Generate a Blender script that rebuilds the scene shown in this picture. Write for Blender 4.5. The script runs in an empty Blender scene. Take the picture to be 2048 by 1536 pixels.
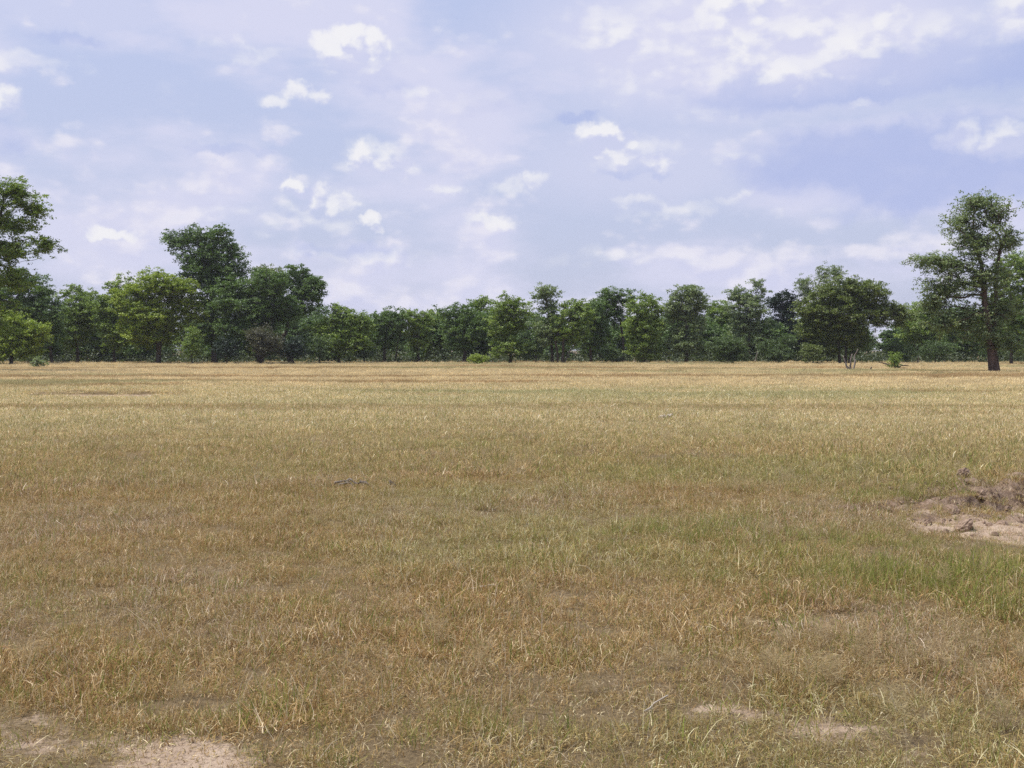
import bpy, math, random
import numpy as np
from mathutils import Vector

sc = bpy.context.scene
COL = sc.collection
R = math.radians
HAZE = 0.0002              # density of the air, per metre

# ------------------------------------------------------------------ camera
F = 2166.0                 # focal length in photo pixels (photo 2048 x 1536)
EYE = 1.65
HOR = 700.0                # photo row of the horizon
PITCH = math.atan((768.0 - HOR) / F)
cam_d = bpy.data.cameras.new("camera")
cam_d.sensor_fit = 'HORIZONTAL'
cam_d.angle = 2 * math.atan(1024.0 / F)
cam_d.clip_start = 0.05
cam_d.clip_end = 12000
cam = bpy.data.objects.new("camera", cam_d)
COL.objects.link(cam)
cam.location = (0, 0, EYE)
cam.rotation_euler = (R(90) - PITCH, 0, 0)
sc.camera = cam

# ------------------------------------------------------------------ light
SUN_EL, SUN_AZ = R(67), R(-94)          # azimuth from +Y (view direction), negative = left
sd = Vector((math.sin(SUN_AZ) * math.cos(SUN_EL), math.cos(SUN_AZ) * math.cos(SUN_EL), math.sin(SUN_EL)))
sun_d = bpy.data.lights.new("sun", 'SUN')
sun_d.energy = 4.2
sun_d.angle = R(0.6)
sun_d.color = (1.0, 0.95, 0.86)
sun = bpy.data.objects.new("sun", sun_d)
COL.objects.link(sun)
sun.rotation_euler = (-sd).to_track_quat('-Z', 'Y').to_euler()
sun.location = (0, 0, 60)

sc.view_settings.view_transform = 'Standard'
sc.view_settings.look = 'None'
sc.view_settings.gamma = 1.0
sc.view_settings.exposure = 0.1
sc.cycles.max_bounces = 6
sc.cycles.diffuse_bounces = 3
sc.cycles.transmission_bounces = 4
sc.cycles.glossy_bounces = 2
sc.cycles.caustics_reflective = False
sc.cycles.caustics_refractive = False
sc.render.filter_size = 1.5
sc.cycles.use_denoising = False


# ------------------------------------------------------------------ node helper
class NT:
    def __init__(self, tree):
        self.t = tree

    def n(self, typ, **kw):
        nd = self.t.nodes.new(typ)
        for k, v in kw.items():
            setattr(nd, k, v)
        return nd

    def l(self, a, b):
        self.t.links.new(a, b)

    def _set(self, sock, v):
        if isinstance(v, bpy.types.NodeSocket):
            self.l(v, sock)
        else:
            sock.default_value = v

    def math(self, op, a, b=None, c=None, clamp=False):
        m = self.n('ShaderNodeMath', operation=op, use_clamp=clamp)
        for i, v in enumerate((a, b, c)):
            if v is not None:
                self._set(m.inputs[i], v)
        return m.outputs[0]

    def vmath(self, op, a, b=None, c=None, scale=None, out=0):
        m = self.n('ShaderNodeVectorMath', operation=op)
        for i, v in enumerate((a, b, c)):
            if v is not None:
                self._set(m.inputs[i], v)
        if scale is not None:
            self._set(m.inputs['Scale'], scale)
        return m.outputs[out]

    def mix(self, fac, a, b, blend='MIX'):
        m = self.n('ShaderNodeMix', data_type='RGBA', blend_type=blend)
        self._set(m.inputs[0], fac)
        for s, v in ((m.inputs[6], a), (m.inputs[7], b)):
            if isinstance(v, (tuple, list)) and len(v) == 3:
                v = (*v, 1.0)
            self._set(s, v)
        return m.outputs[2]

    def maprange(self, v, a, b, c=0.0, d=1.0, smooth=False):
        m = self.n('ShaderNodeMapRange', interpolation_type='SMOOTHSTEP' if smooth else 'LINEAR')
        self._set(m.inputs['Value'], v)
        m.inputs['From Min'].default_value = a
        m.inputs['From Max'].default_value = b
        m.inputs['To Min'].default_value = c
        m.inputs['To Max'].default_value = d
        return m.outputs[0]

    def noise(self, vec, scale, detail=4, rough=0.5, out=0, dist=0.0, dim='3D'):
        t = self.n('ShaderNodeTexNoise', noise_dimensions=dim)
        if vec is not None:
            self.l(vec, t.inputs['Vector'])
        t.inputs['Scale'].default_value = scale
        t.inputs['Detail'].default_value = detail
        t.inputs['Roughness'].default_value = rough
        t.inputs['Distortion'].default_value = dist
        return t.outputs[out]

    def ramp(self, fac, stops, interp='LINEAR'):
        r = self.n('ShaderNodeValToRGB')
        r.color_ramp.interpolation = interp
        el = r.color_ramp.elements
        while len(el) < len(stops):
            el.new(0.5)
        for e, (p, c) in zip(el, stops):
            e.position = p
            e.color = (*c, 1.0)
        self.l(fac, r.inputs[0])
        return r.outputs[0]


# ------------------------------------------------------------------ sky with clouds
WS = 0.1                                     # Background strength
world = bpy.data.worlds.new("World")
sc.world = world
world.use_nodes = True
world.node_tree.nodes.clear()
w = NT(world.node_tree)
sky = w.n('ShaderNodeTexSky', sky_type='NISHITA')
sky.sun_disc = False
sky.sun_elevation = SUN_EL
sky.sun_rotation = SUN_AZ
sky.air_density = 1.0
sky.dust_density = 2.5
sky.ozone_density = 1.5
tc = w.n('ShaderNodeTexCoord')
dirv = w.vmath('NORMALIZE', tc.outputs['Generated'])
sp = w.n('ShaderNodeSeparateXYZ')
w.l(dirv, sp.inputs[0])
az = w.math('ARCTAN2', sp.outputs[0], sp.outputs[1])
el = w.math('ARCSINE', sp.outputs[2])
cb = w.n('ShaderNodeCombineXYZ')
w.l(az, cb.inputs[0])
w.l(el, cb.inputs[1])
P = cb.outputs[0]
# ragged edges: the cloud positions are pushed about by two octaves of noise
wn = w.noise(P, 26, 4, 0.6, out=1, dim='2D')
wv = w.vmath('SCALE', w.vmath('SUBTRACT', wn, (0.5, 0.5, 0.5)), scale=0.030)
Pw = w.vmath('ADD', P, wv)
TO_SUN = (-0.004, 0.009, 0.0)
Pw2 = w.vmath('ADD', Pw, TO_SUN)


def ang(px, py):
    a = math.atan((px - 1024) / F)
    e = math.atan((HOR - py) / F * math.cos(a))
    return a, e


def blobs(lst, vec):
    tot = None
    for px, py, rx, ry, amp in lst:
        a, e = ang(px, py)
        q = w.vmath('LENGTH', w.vmath('MULTIPLY_ADD', vec, (F / rx, F / ry, 0), (-a * F / rx, -e * F / ry, 0)), out=1)
        v = w.maprange(q, 1.5, 0.35, 0.0, amp, smooth=True)
        tot = v if tot is None else w.math('MAXIMUM', tot, v)
    return tot


BRIGHT = [
    (664, 98, 34, 28, .9), (704, 80, 36, 28, 1.0), (730, 130, 95, 56, .75), (1240, 300, 95, 48, .7), (660, 415, 110, 50, .65), (750, 322, 62, 40, .6), (1600, 80, 160, 70, .7), (748, 96, 34, 32, 1.0), (774, 112, 24, 36, .8), (700, 128, 70, 34, .6), (745, 165, 100, 30, .4), (835, 185, 40, 22, .6),
    (560, 208, 32, 16, .6), (600, 196, 30, 20, .8), (645, 200, 32, 20, .8),
    (10, 205, 36, 34, .8), (36, 225, 24, 26, .6),
    (728, 312, 34, 24, .9), (772, 322, 32, 26, .8), (828, 348, 26, 18, .5),
    (588, 376, 28, 20, .95), (636, 394, 36, 24, 1.0), (684, 408, 38, 26, 1.0), (620, 428, 70, 26, .5), (734, 446, 26, 20, 1.0), (752, 464, 22, 16, .8),
    (480, 432, 70, 34, .45), (530, 452, 50, 26, .4), (228, 473, 44, 14, .8), (890, 382, 60, 18, .6), (1020, 372, 46, 26, .6), (1070, 362, 36, 22, .6),
    (980, 446, 60, 18, .6), (1184, 276, 34, 24, 1.0), (1222, 270, 32, 18, .9), (1262, 286, 26, 15, .9), (1200, 306, 42, 22, .9), (1250, 314, 44, 20, .8), (1310, 328, 46, 20, .8),
    (1345, 298, 30, 26, .4), (1440, 30, 60, 36, .9), (1510, 22, 60, 36, 1.0), (1530, 70, 80, 34, .7), (1610, 70, 50, 34, .8), (1680, 84, 50, 40, .8), (1560, 120, 280, 90, .75),
    (1776, 50, 46, 34, .8), (2030, 25, 60, 60, .8), (1925, 280, 46, 30, .7), (2010, 285, 56, 34, .8), (1720, 212, 42, 13, .6), (1300, 110, 200, 100, .6),
    (1420, 215, 180, 60, .4), (1780, 110, 260, 90, .55), (1650, 400, 70, 36, .6), (1600, 425, 60, 22, .5), (1330, 425, 100, 24, .5), (1270, 405, 46, 18, .5), (1470, 400, 50, 18, .5),
    (740, 520, 150, 20, .38), (40, 128, 110, 22, .4), (500, 108, 80, 20, .4), (1480, 325, 60, 20, .4), (1200, 520, 190, 26, .3), (420, 560, 190, 20, .25)]
DARK = [
    (770, 168, 80, 26, .7), (150, 85, 80, 14, .6), (15, 275, 50, 50, .6), (450, 300, 110, 12, .5), (1155, 238, 50, 12, .7),
    (1350, 188, 30, 16, .5), (1620, 190, 260, 36, 1.0), (1800, 335, 300, 95, 1.1), (1270, 350, 80, 12, .5), (700, 503, 120, 20, .5),
    (1900, 140, 240, 50, 1.0), (1000, 200, 150, 60, .3), (1560, 165, 160, 14, .3)]
B = blobs(BRIGHT, Pw)
B2 = blobs(BRIGHT, Pw2)
D = blobs(DARK, Pw)
Ps = w.vmath('MULTIPLY', P, (1.0, 1.7, 1.0))
Ps2 = w.vmath('ADD', Ps, (-0.006, 0.018, 0.0))


def puffs(vec):
    v1 = w.n('ShaderNodeTexVoronoi', feature='SMOOTH_F1', voronoi_dimensions='2D')
    v1.inputs['Scale'].default_value = 17
    v1.inputs['Detail'].default_value = 2.0
    v1.inputs['Roughness'].default_value = 0.6
    v1.inputs['Smoothness'].default_value = 0.4
    w.l(vec, v1.inputs['Vector'])
    nn = w.noise(vec, 11, 8, 0.6, dim='2D')
    return w.math('ADD', w.math('MULTIPLY', nn, 0.75), w.math('MULTIPLY', w.math('SUBTRACT', 1.0, v1.outputs['Distance']), 0.25))


n1 = puffs(Ps)
n2 = puffs(Ps2)
nc = w.math('SUBTRACT', n1, 0.52)
db = w.math('SUBTRACT', B, B2)                # + on the sunlit upper rim, - towards the base
dens = w.math('ADD', w.math('MULTIPLY', B, 1.3), w.math('ADD', w.math('MULTIPLY', nc, 2.1), w.math('MULTIPLY', db, 0.6)))
cov = w.maprange(dens, -0.15, 1.45, smooth=True)
rel = w.math('ADD', w.math('MULTIPLY', w.math('SUBTRACT', n1, n2), 6.0), w.math('MULTIPLY', db, 1.5))
shade = w.math('ADD', w.math('ADD', w.math('MULTIPLY', B, 0.22), 0.34), rel)
shade = w.math('SUBTRACT', shade, w.math('MULTIPLY', D, 0.5), clamp=True)
veil_n = w.noise(w.vmath('MULTIPLY', P, (1.0, 2.6, 1.0)), 4.6, 5, 0.55, dim='2D')
veil = w.maprange(veil_n, 0.36, 0.64, 0.05, 0.85, smooth=True)
BROAD = blobs([(1500, 80, 460, 150, 1.0), (150, 20, 420, 60, .5), (1300, 330, 330, 90, .5)], Pw)
veil = w.math('MAXIMUM', veil, BROAD)
# broken cloud sheets, thicker low down
lay = w.math('ADD', nc, w.math('MULTIPLY', w.math('SUBTRACT', veil_n, 0.5), 0.5))
lay = w.math('ADD', lay, w.maprange(el, 0.34, 0.08, -0.12, 0.06, smooth=True))
cov2 = w.maprange(lay, -0.10, 0.14, 0.0, 0.85, smooth=True)
shade2 = w.math('ADD', 0.45, w.math('MULTIPLY', w.math('SUBTRACT', n1, n2), 4.5), clamp=True)


def k(r, g, b):                              # radiance wanted -> colour before the strength
    return (r / WS, g / WS, b / WS)


haze_c = w.mix(w.maprange(el, 0.02, 0.34), k(.575, .61, .80), k(.525, .60, .87))
base = w.mix(0.78, sky.outputs[0], haze_c)
base = w.mix(veil, base, k(.66, .665, .83))
base = w.mix(cov2, base, w.mix(shade2, k(.60, .615, .80), k(.76, .745, .845)))
cloud_c = w.mix(shade, k(.585, .605, .80), k(.84, .835, .86))
col = w.mix(w.math('MULTIPLY', cov, 0.94), base, cloud_c)
dk = w.math('MULTIPLY', w.maprange(w.math('ADD', D, w.math('MULTIPLY', nc, 1.2)), 0.05, 0.85, smooth=True), 0.8)
dk = w.math('MULTIPLY', dk, w.math('SUBTRACT', 1.0, w.math('MULTIPLY', w.maprange(B, 0.2, 0.8), 0.8)))
col = w.mix(dk, col, k(.39, .46, .74))
bg = w.n('ShaderNodeBackground')
bg.inputs[1].default_value = WS
w.l(col, bg.inputs[0])
wo = w.n('ShaderNodeOutputWorld')
w.l(bg.outputs[0], wo.inputs[0])
world.cycles.sampling_method = 'MANUAL'
world.cycles.sample_map_resolution = 512


# ------------------------------------------------------------------ noise in numpy, ground height and cover
def _hash(ix, iy, seed):
    h = (ix.astype(np.int64) * 374761393 + iy.astype(np.int64) * 668265263 + seed * 2147483647) & 0xFFFFFFFF
    h = ((h ^ (h >> 13)) * 1274126177) & 0xFFFFFFFF
    h = h ^ (h >> 16)
    return (h & 0xFFFF) / 65535.0


def vnoise(x, y, seed=0):
    ix, iy = np.floor(x), np.floor(y)
    fx, fy = x - ix, y - iy
    ux, uy = fx * fx * (3 - 2 * fx), fy * fy * (3 - 2 * fy)
    a, b = _hash(ix, iy, seed), _hash(ix + 1, iy, seed)
    c, d = _hash(ix, iy + 1, seed), _hash(ix + 1, iy + 1, seed)
    return (a * (1 - ux) + b * ux) * (1 - uy) + (c * (1 - ux) + d * ux) * uy


def fbm(x, y, sx, sy=None, seed=0, octv=4):
    sy = sx if sy is None else sy
    s, amp, tot = 0.0, 1.0, 0.0
    for o in range(octv):
        s = s + amp * vnoise(x / sx * 2 ** o + 17.3 * o, y / sy * 2 ** o - 9.1 * o, seed + o)
        tot += amp
        amp *= 0.5
    return s / tot


def sstep(a, b, v):
    t = np.clip((v - a) / (b - a), 0, 1)
    return t * t * (3 - 2 * t)


def dist_of(py):
    return EYE * F / (py - HOR)


def gxy(px, py):
    """ground point seen at a photo pixel"""
    d = dist_of(py)
    return (px - 1024) / F * d, d


def pit_mask(x, y):
    """the eroded hollow on the right: 1 in its bare floor, 0 in the turf"""
    n = fbm(x, y, 0.55, seed=31) - 0.5
    e = ((x - 5.05 - .3 * (y - 10.4)) / 1.30) ** 2 + ((y - 10.6) / 1.62) ** 2
    e2 = ((x - 4.0) / 0.85) ** 2 + ((y - 11.25 - .25 * (x - 4)) / .30) ** 2
    return np.maximum(sstep(1.12, 0.62, e + n * 0.9), .8 * sstep(1.2, .5, e2 + n * 1.4))


def bare(x, y):
    """bare sand, 0..1"""
    n = fbm(x, y, 0.45, seed=5)
    m = np.zeros_like(x)
    for px, py, rx, ry, a in [(335, 1534, .36, .22, .9), (190, 1490, .50, .24, .62), (40, 1490, .45, .30, .5), (90, 1440, .5, .2, .42), (1450, 1432, .26, .16, .85), (1640, 1468, .26, .16, .8),
                              (1600, 1255, .42, .3, .5), (1700, 1200, .3, .2, .35), (400, 1185, .8, .3, .3), (90, 1215, .7, .4, .35),
                              (1290, 1380, .25, .2, .35), (1180, 1170, .9, .3, .25), (1760, 1520, .3, .15, .35), (90, 940, 2.2, .7, .25),
                              (1340, 1190, .5, .3, .3)]:
        gx, gy = gxy(px, py)
        e = ((x - gx) / rx) ** 2 + ((y - gy) / ry) ** 2
        m = np.maximum(m, a * sstep(1.6, 0.1, e + (n - 0.5) * 2.4))
    gx, gy = gxy(205, 790)
    e = ((x - gx) / 3.0) ** 2 + ((y - gy) / 1.25) ** 2
    m = np.maximum(m, sstep(1.2, 0.7, e + (n - 0.5) * 0.5))
    m = np.maximum(m, 0.22 * sstep(0.62, 0.8, fbm(x, y, 1.9, 1.5, seed=8)) * (y < 30))
    return np.maximum(m, pit_mask(x, y))


def height(x, y):
    z = (fbm(x, y, 14, 9, seed=3) - 0.5) * 0.16 * sstep(6, 30, np.hypot(x, y)) + (fbm(x, y, 2.6, seed=4) - 0.5) * 0.07
    p = pit_mask(x, y)
    wob = fbm(x, y, 0.30, seed=12, octv=4)
    fall = sstep(8.6, 11.9, y)                     # deepest under the back wall
    z = z - p * (0.03 + 0.06 * fall) + p * (wob - 0.5) * 0.22
    bx_ = np.exp(-((x - 5.55) / 1.25) ** 4)
    edge = 11.75 + 0.45 * (fbm(x, y * 0, 0.7, seed=15) - 0.5) + 0.25 * (x - 5.5) * (x < 5.5)
    bank = bx_ * sstep(edge - 0.10, edge + 0.05, y) * np.exp(-np.maximum(0, y - edge - .2) / 1.6)
    z = z + bank * (0.18 + 0.42 * (fbm(x, y, 0.30, seed=14) - 0.5)) + bx_ * np.exp(-((y - edge + .1) / .6) ** 2) * 0.24 * (fbm(x, y, 0.13, seed=16, octv=2) - .5)
    gx, gy = gxy(205, 790)
    e = ((x - gx) / 3.2) ** 2 + ((y - gy) / 1.4) ** 2
    z = z - 0.12 * sstep(1.3, 0.6, e) + 0.10 * np.exp(-(((x - gx) / 4) ** 2 + ((y - gy - 2.0) / 0.8) ** 2))
    return z


def hz(x, y):
    return float(height(np.array([x], float), np.array([y], float))[0])


# ------------------------------------------------------------------ mesh helpers
def mesh_obj(name, verts, faces_list, mats, parent=None, mat_idx=None, smooth=False, attrs=None, link=True):
    """faces_list: list of (k, n) index arrays, n = corners of the face"""
    me = bpy.data.meshes.new(name)
    verts = np.asarray(verts, np.float32)
    me.vertices.add(len(verts))
    me.vertices.foreach_set('co', verts.ravel())
    loops = np.concatenate([f.ravel() for f in faces_list]).astype(np.int32)
    tot = np.concatenate([np.full(len(f), f.shape[1], np.int32) for f in faces_list])
    start = np.concatenate([[0], np.cumsum(tot)[:-1]]).astype(np.int32)
    me.loops.add(len(loops))
    me.loops.foreach_set('vertex_index', loops)
    me.polygons.add(len(tot))
    me.polygons.foreach_set('loop_start', start)
    me.polygons.foreach_set('loop_total', tot)
    if mat_idx is not None:
        me.polygons.foreach_set('material_index', np.asarray(mat_idx, np.int32))
    me.polygons.foreach_set('use_smooth', np.full(len(tot), smooth))
    for m in (mats if isinstance(mats, (list, tuple)) else [mats]):
        me.materials.append(m)
    for an, arr in (attrs or {}).items():
        at = me.attributes.new(an, 'FLOAT', 'POINT')
        at.data.foreach_set('value', np.asarray(arr, np.float32))
    me.update(calc_edges=True)
    ob = bpy.data.objects.new(name, me)
    if link:
        COL.objects.link(ob)
    if parent is not None:
        ob.parent = parent
    return ob


def tag(o, label=None, cat=None, group=None, kind=None):
    for a, v in (('label', label), ('category', cat), ('group', group), ('kind', kind)):
        if v:
            o[a] = v
    return o


def empty(name, loc):
    o = bpy.data.objects.new(name, None)
    COL.objects.link(o)
    o.location = loc
    o.empty_display_size = 0.3
    return o


def material(name):
    m = bpy.data.materials.new(name)
    m.use_nodes = True
    m.node_tree.nodes.clear()
    t = NT(m.node_tree)
    out = t.n('ShaderNodeOutputMaterial')
    return m, t, out


# ------------------------------------------------------------------ materials
def leaf_material(name, dark, light, warm):
    """dark/light/warm: leaf colours, spread at random from leaf to leaf and spray to spray"""
    m, t, out = material(name)
    geo = t.n('ShaderNodeNewGeometry')
    at = t.n('ShaderNodeAttribute', attribute_name='spray')
    c = t.ramp(geo.outputs['Random Per Island'], [(0.0, dark), (0.55, light), (0.9, light), (1.0, warm)])
    c2 = t.mix(t.maprange(at.outputs['Fac'], 0, 1, 0.0, 0.75), c, t.mix(0.5, light, warm))
    v = t.maprange(at.outputs['Fac'], 0, 1, 0.75, 1.2)
    c2 = t.vmath('SCALE', c2, scale=v)
    df = t.n('ShaderNodeBsdfDiffuse')
    tr = t.n('ShaderNodeBsdfTranslucent')
    gl = t.n('ShaderNodeBsdfGlossy')
    gl.inputs['Roughness'].default_value = 0.5
    gl.inputs['Color'].default_value = (0.7, 0.75, 0.8, 1)
    t.l(c2, df.inputs[0])
    t.l(t.mix(1.0, c2, (1.0, 1.15, 0.55), 'MULTIPLY'), tr.inputs[0])
    mx = t.n('ShaderNodeMixShader')
    mx.inputs[0].default_value = 0.32
    t.l(df.outputs[0], mx.inputs[1])
    t.l(tr.outputs[0], mx.inputs[2])
    m2 = t.n('ShaderNodeMixShader')
    m2.inputs[0].default_value = 0.045
    t.l(mx.outputs[0], m2.inputs[1])
    t.l(gl.outputs[0], m2.inputs[2])
    t.l(m2.outputs[0], out.inputs[0])
    return m


LEAF = {
    'shade': leaf_material('leaf_shrub_shaded', (0.054, 0.097, 0.028), (0.092, 0.149, 0.042), (0.146, 0.182, 0.058)),  # darker copy of the dark leaf, shade painted into the shrub colour
    'under': leaf_material('leaf_under_shaded', (0.045, 0.063, 0.027), (0.075, 0.105, 0.039), (0.120, 0.130, 0.055)),  # shade at the foot of the wood painted into the undergrowth's leaf colour
    'dark': leaf_material('leaf_dark', (0.069, 0.131, 0.037), (0.113, 0.194, 0.049), (0.195, 0.242, 0.067)),
    'mid': leaf_material('leaf_mid', (0.114, 0.190, 0.036), (0.190, 0.289, 0.053), (0.327, 0.355, 0.074)),
    'bright': leaf_material('leaf_bright', (0.148, 0.228, 0.031), (0.260, 0.356, 0.044), (0.399, 0.410, 0.059)),
    'olive': leaf_material('leaf_olive', (0.095, 0.139, 0.035), (0.154, 0.212, 0.050), (0.257, 0.269, 0.085)),
    'grey': leaf_material('leaf_grey', (0.117, 0.184, 0.082), (0.201, 0.272, 0.120), (0.328, 0.344, 0.152)),
    'deep_shade': leaf_material('leaf_deep_shade', (0.014, 0.030, 0.016), (0.022, 0.044, 0.022), (0.034, 0.056, 0.026)),  # near-black leaves: deep shade put into the colour itself
    'dry': leaf_material('leaf_dry', (0.060, 0.058, 0.034), (0.095, 0.095, 0.050), (0.150, 0.140, 0.080)),
}


def bark_material(name, a, b, scale=6.0):
    m, t, out = material(name)
    tc = t.n('ShaderNodeTexCoord')
    v = t.vmath('MULTIPLY', tc.outputs['Object'], (1, 1, 0.22))
    n = t.noise(v, scale, 6, 0.65)
    c = t.ramp(n, [(0.32, a), (0.68, b)])
    bs = t.n('ShaderNodeBsdfPrincipled')
    bs.inputs['Roughness'].default_value = 0.9
    bs.inputs['Specular IOR Level'].default_value = 0.15
    t.l(c, bs.inputs['Base Color'])
    bp = t.n('ShaderNodeBump')
    bp.inputs['Strength'].default_value = 0.8
    bp.inputs['Distance'].default_value = 0.04
    t.l(n, bp.inputs['Height'])
    t.l(bp.outputs[0], bs.inputs['Normal'])
    t.l(bs.outputs[0], out.inputs[0])
    return m


BARK = bark_material('bark_grey_brown', (.035, .028, .022), (.11, .088, .068))
BARK_RED = bark_material('bark_red_brown', (.045, .032, .025), (.14, .098, .074))
DEAD = bark_material('dead_wood', (.09, .075, .065), (.30, .265, .235), 9)
DEAD_DARK = bark_material('dead_wood_dark', (.035, .028, .024), (.12, .095, .08), 9)
DEAD_PALE = bark_material('dead_wood_pale', (.34, .29, .23), (.62, .56, .47), 14)


def soil_nodes(t, coord):
    n = t.noise(coord, 3.0, 8, 0.62)
    f = t.noise(coord, 38, 5, 0.7)
    sand = t.ramp(n, [(0.3, (.34, .25, .175)), (0.6, (.48, .37, .275)), (0.8, (.55, .44, .335))])
    sand = t.mix(t.maprange(f, 0.52, 0.66), sand, (.20, .14, .095))
    return n, f, sand


m_ground, t, out = material('savanna_soil')
geo = t.n('ShaderNodeNewGeometry')
pos = geo.outputs['Position']
n, f, sand = soil_nodes(t, pos)
litter = t.ramp(t.noise(pos, 24, 6, 0.72), [(0.28, (.045, .032, .018)), (0.5, (.15, .105, .058)), (0.72, (.31, .235, .135))])
lit2 = t.ramp(t.noise(pos, 60, 4, 0.7), [(0.3, (.06, .045, .025)), (0.7, (.34, .26, .15))])
litter = t.mix(0.5, litter, lit2)
ba = t.n('ShaderNodeAttribute', attribute_name='bare')
bm = t.maprange(t.math('ADD', ba.outputs['Fac'], t.math('MULTIPLY', t.math('SUBTRACT', t.noise(pos, 9, 7, 0.75), 0.5), 1.7)), 0.30, 0.75, smooth=True)
c = t.mix(bm, litter, sand)
wa = t.n('ShaderNodeAttribute', attribute_name='clay')
c = t.mix(wa.outputs['Fac'], c, t.ramp(t.noise(pos, 11, 7, 0.7), [(0.3, (.08, .053, .038)), (0.5, (.24, .17, .122)), (0.68, (.43, .325, .24))]))
bs = t.n('ShaderNodeBsdfPrincipled')
bs.inputs['Roughness'].default_value = 0.95
bs.inputs['Specular IOR Level'].default_value = 0.1
t.l(c, bs.inputs['Base Color'])
bp = t.n('ShaderNodeBump')
bp.inputs['Strength'].default_value = 0.9
bp.inputs['Distance'].default_value = 0.03
t.l(t.math('ADD', f, t.math('MULTIPLY', n, 0.6)), bp.inputs['Height'])
t.l(bp.outputs[0], bs.inputs['Normal'])
t.l(bs.outputs[0], out.inputs[0])

m_clod, t, out = material('soil_clod')
tc = t.n('ShaderNodeTexCoord')
n = t.noise(tc.outputs['Object'], 9, 7, 0.7)
c = t.ramp(n, [(0.3, (.11, .072, .05)), (0.52, (.27, .19, .135)), (0.72, (.44, .33, .24))])
bs = t.n('ShaderNodeBsdfPrincipled')
bs.inputs['Roughness'].default_value = 0.95
t.l(c, bs.inputs['Base Color'])
bp = t.n('ShaderNodeBump')
bp.inputs['Distance'].default_value = 0.03
t.l(n, bp.inputs['Height'])
t.l(bp.outputs[0], bs.inputs['Normal'])
t.l(bs.outputs[0], out.inputs[0])


def blade_material(name, stops, tint_mix, trans=0.3):
    m, t, out = material(name)
    geo = t.n('ShaderNodeNewGeometry')
    at = t.n('ShaderNodeAttribute', attribute_type='INSTANCER', attribute_name='tint')
    c = t.ramp(geo.outputs['Random Per Island'], stops)
    var = t.ramp(t.math('FRACT', t.math('MULTIPLY', geo.outputs['Random Per Island'], 7.31)), VAR_STOPS)
    c = t.mix(tint_mix, c, t.mix(1.0, t.vmath('SCALE', var, scale=2.0), at.outputs['Color'], 'MULTIPLY'))
    df = t.n('ShaderNodeBsdfDiffuse')
    tr = t.n('ShaderNodeBsdfTranslucent')
    t.l(c, df.inputs[0])
    t.l(c, tr.inputs[0])
    mx = t.n('ShaderNodeMixShader')
    mx.inputs[0].default_value = trans
    t.l(df.outputs[0], mx.inputs[1])
    t.l(tr.outputs[0], mx.inputs[2])
    t.l(mx.outputs[0], out.inputs[0])
    return m


VAR_STOPS = [(0.0, (.18, .15, .14)), (0.22, (.36, .31, .28)), (0.42, (.56, .56, .54)), (0.58, (.38, .42, .33)), (0.72, (.48, .40, .40)), (0.86, (.70, .78, .98)), (1.0, (1.0, 1.18, 1.65))]
STRAW_STOPS = [(0.0, (.22, .15, .065)), (0.22, (.30, .20, .085)), (0.45, (.40, .30, .15)), (0.62, (.26, .22, .085)),
               (0.78, (.34, .23, .12)), (0.90, (.56, .45, .26)), (1.0, (.70, .60, .40))]
m_straw = blade_material('dry_blade', STRAW_STOPS, 0.85)
VAR_KEEP = VAR_STOPS
VAR_STOPS = [(0.0, (.36, .34, .32)), (0.3, (.46, .44, .42)), (0.6, (.52, .52, .52)), (0.8, (.50, .50, .50)), (1.0, (.66, .68, .72))]
m_far = blade_material('far_blade', STRAW_STOPS, 0.97)
m_green = blade_material('green_blade', [(0.0, (.13, .19, .03)), (0.45, (.21, .29, .05)), (0.75, (.32, .34, .10)), (1.0, (.50, .42, .22))], 0.2, 0.4)
m_plume = blade_material('seed_plume', [(0.0, (.50, .42, .28)), (1.0, (.72, .64, .48))], 0.2, 0.4)
m_airy = blade_material('airy_panicle', [(0.0, (.34, .28, .15)), (1.0, (.54, .46, .30))], 0.3, 0.4)

# ------------------------------------------------------------------ ground sheet (reaches the horizon)


def axis(parts):
    a = np.concatenate([np.arange(s, e, st) for s, e, st in parts])
    return np.unique(np.round(a, 4))


far = [400, 520, 700, 1000, 1500, 2300, 3500, 5000]
ys = np.concatenate([[-5000, -2000, -800, -300], axis([(-120, -10, 6), (-10, 2.5, .5), (2.5, 8.4, .12), (8.4, 13.4, .045), (13.4, 20, .16), (20, 60, .5), (60, 200, 3), (200, 400, 20)]), far])
xs = np.concatenate([[-5000, -2500, -1200, -600, -300], axis([(-180, -30, 4), (-30, -6, .5), (-6, 3.4, .16), (3.4, 8.4, .05), (8.4, 30, .5), (30, 180, 4)]), [300, 600, 1200, 2500, 5000]])
X, Y = np.meshgrid(xs, ys)
x1, y1 = X.ravel(), Y.ravel()
Z = height(x1, y1) * sstep(330, 160, np.hypot(x1, y1))
nx, ny = len(xs), len(ys)
idx = np.arange(nx * ny).reshape(ny, nx)
q = np.stack([idx[:-1, :-1], idx[:-1, 1:], idx[1:, 1:], idx[1:, :-1]], -1).reshape(-1, 4)
e_ = 0.05
slope = np.hypot((height(x1 + e_, y1) - height(x1 - e_, y1)), (height(x1, y1 + e_) - height(x1, y1 - e_))) / (2 * e_)
clay = np.clip(sstep(0.22, 0.6, slope) * (y1 < 14) * (y1 > 8) * (x1 > 3) + 0.85 * pit_mask(x1, y1) * sstep(10.9, 11.6, y1 + .8 * (fbm(x1, y1, .5, seed=19) - .5)), 0, 1)
g = mesh_obj('ground', np.stack([x1, y1, Z], 1), [q], m_ground, smooth=True, attrs={'bare': bare(x1, y1), 'clay': clay})
tag(g, 'sandy savanna soil under the dry grass', 'ground', kind='structure')

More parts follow.
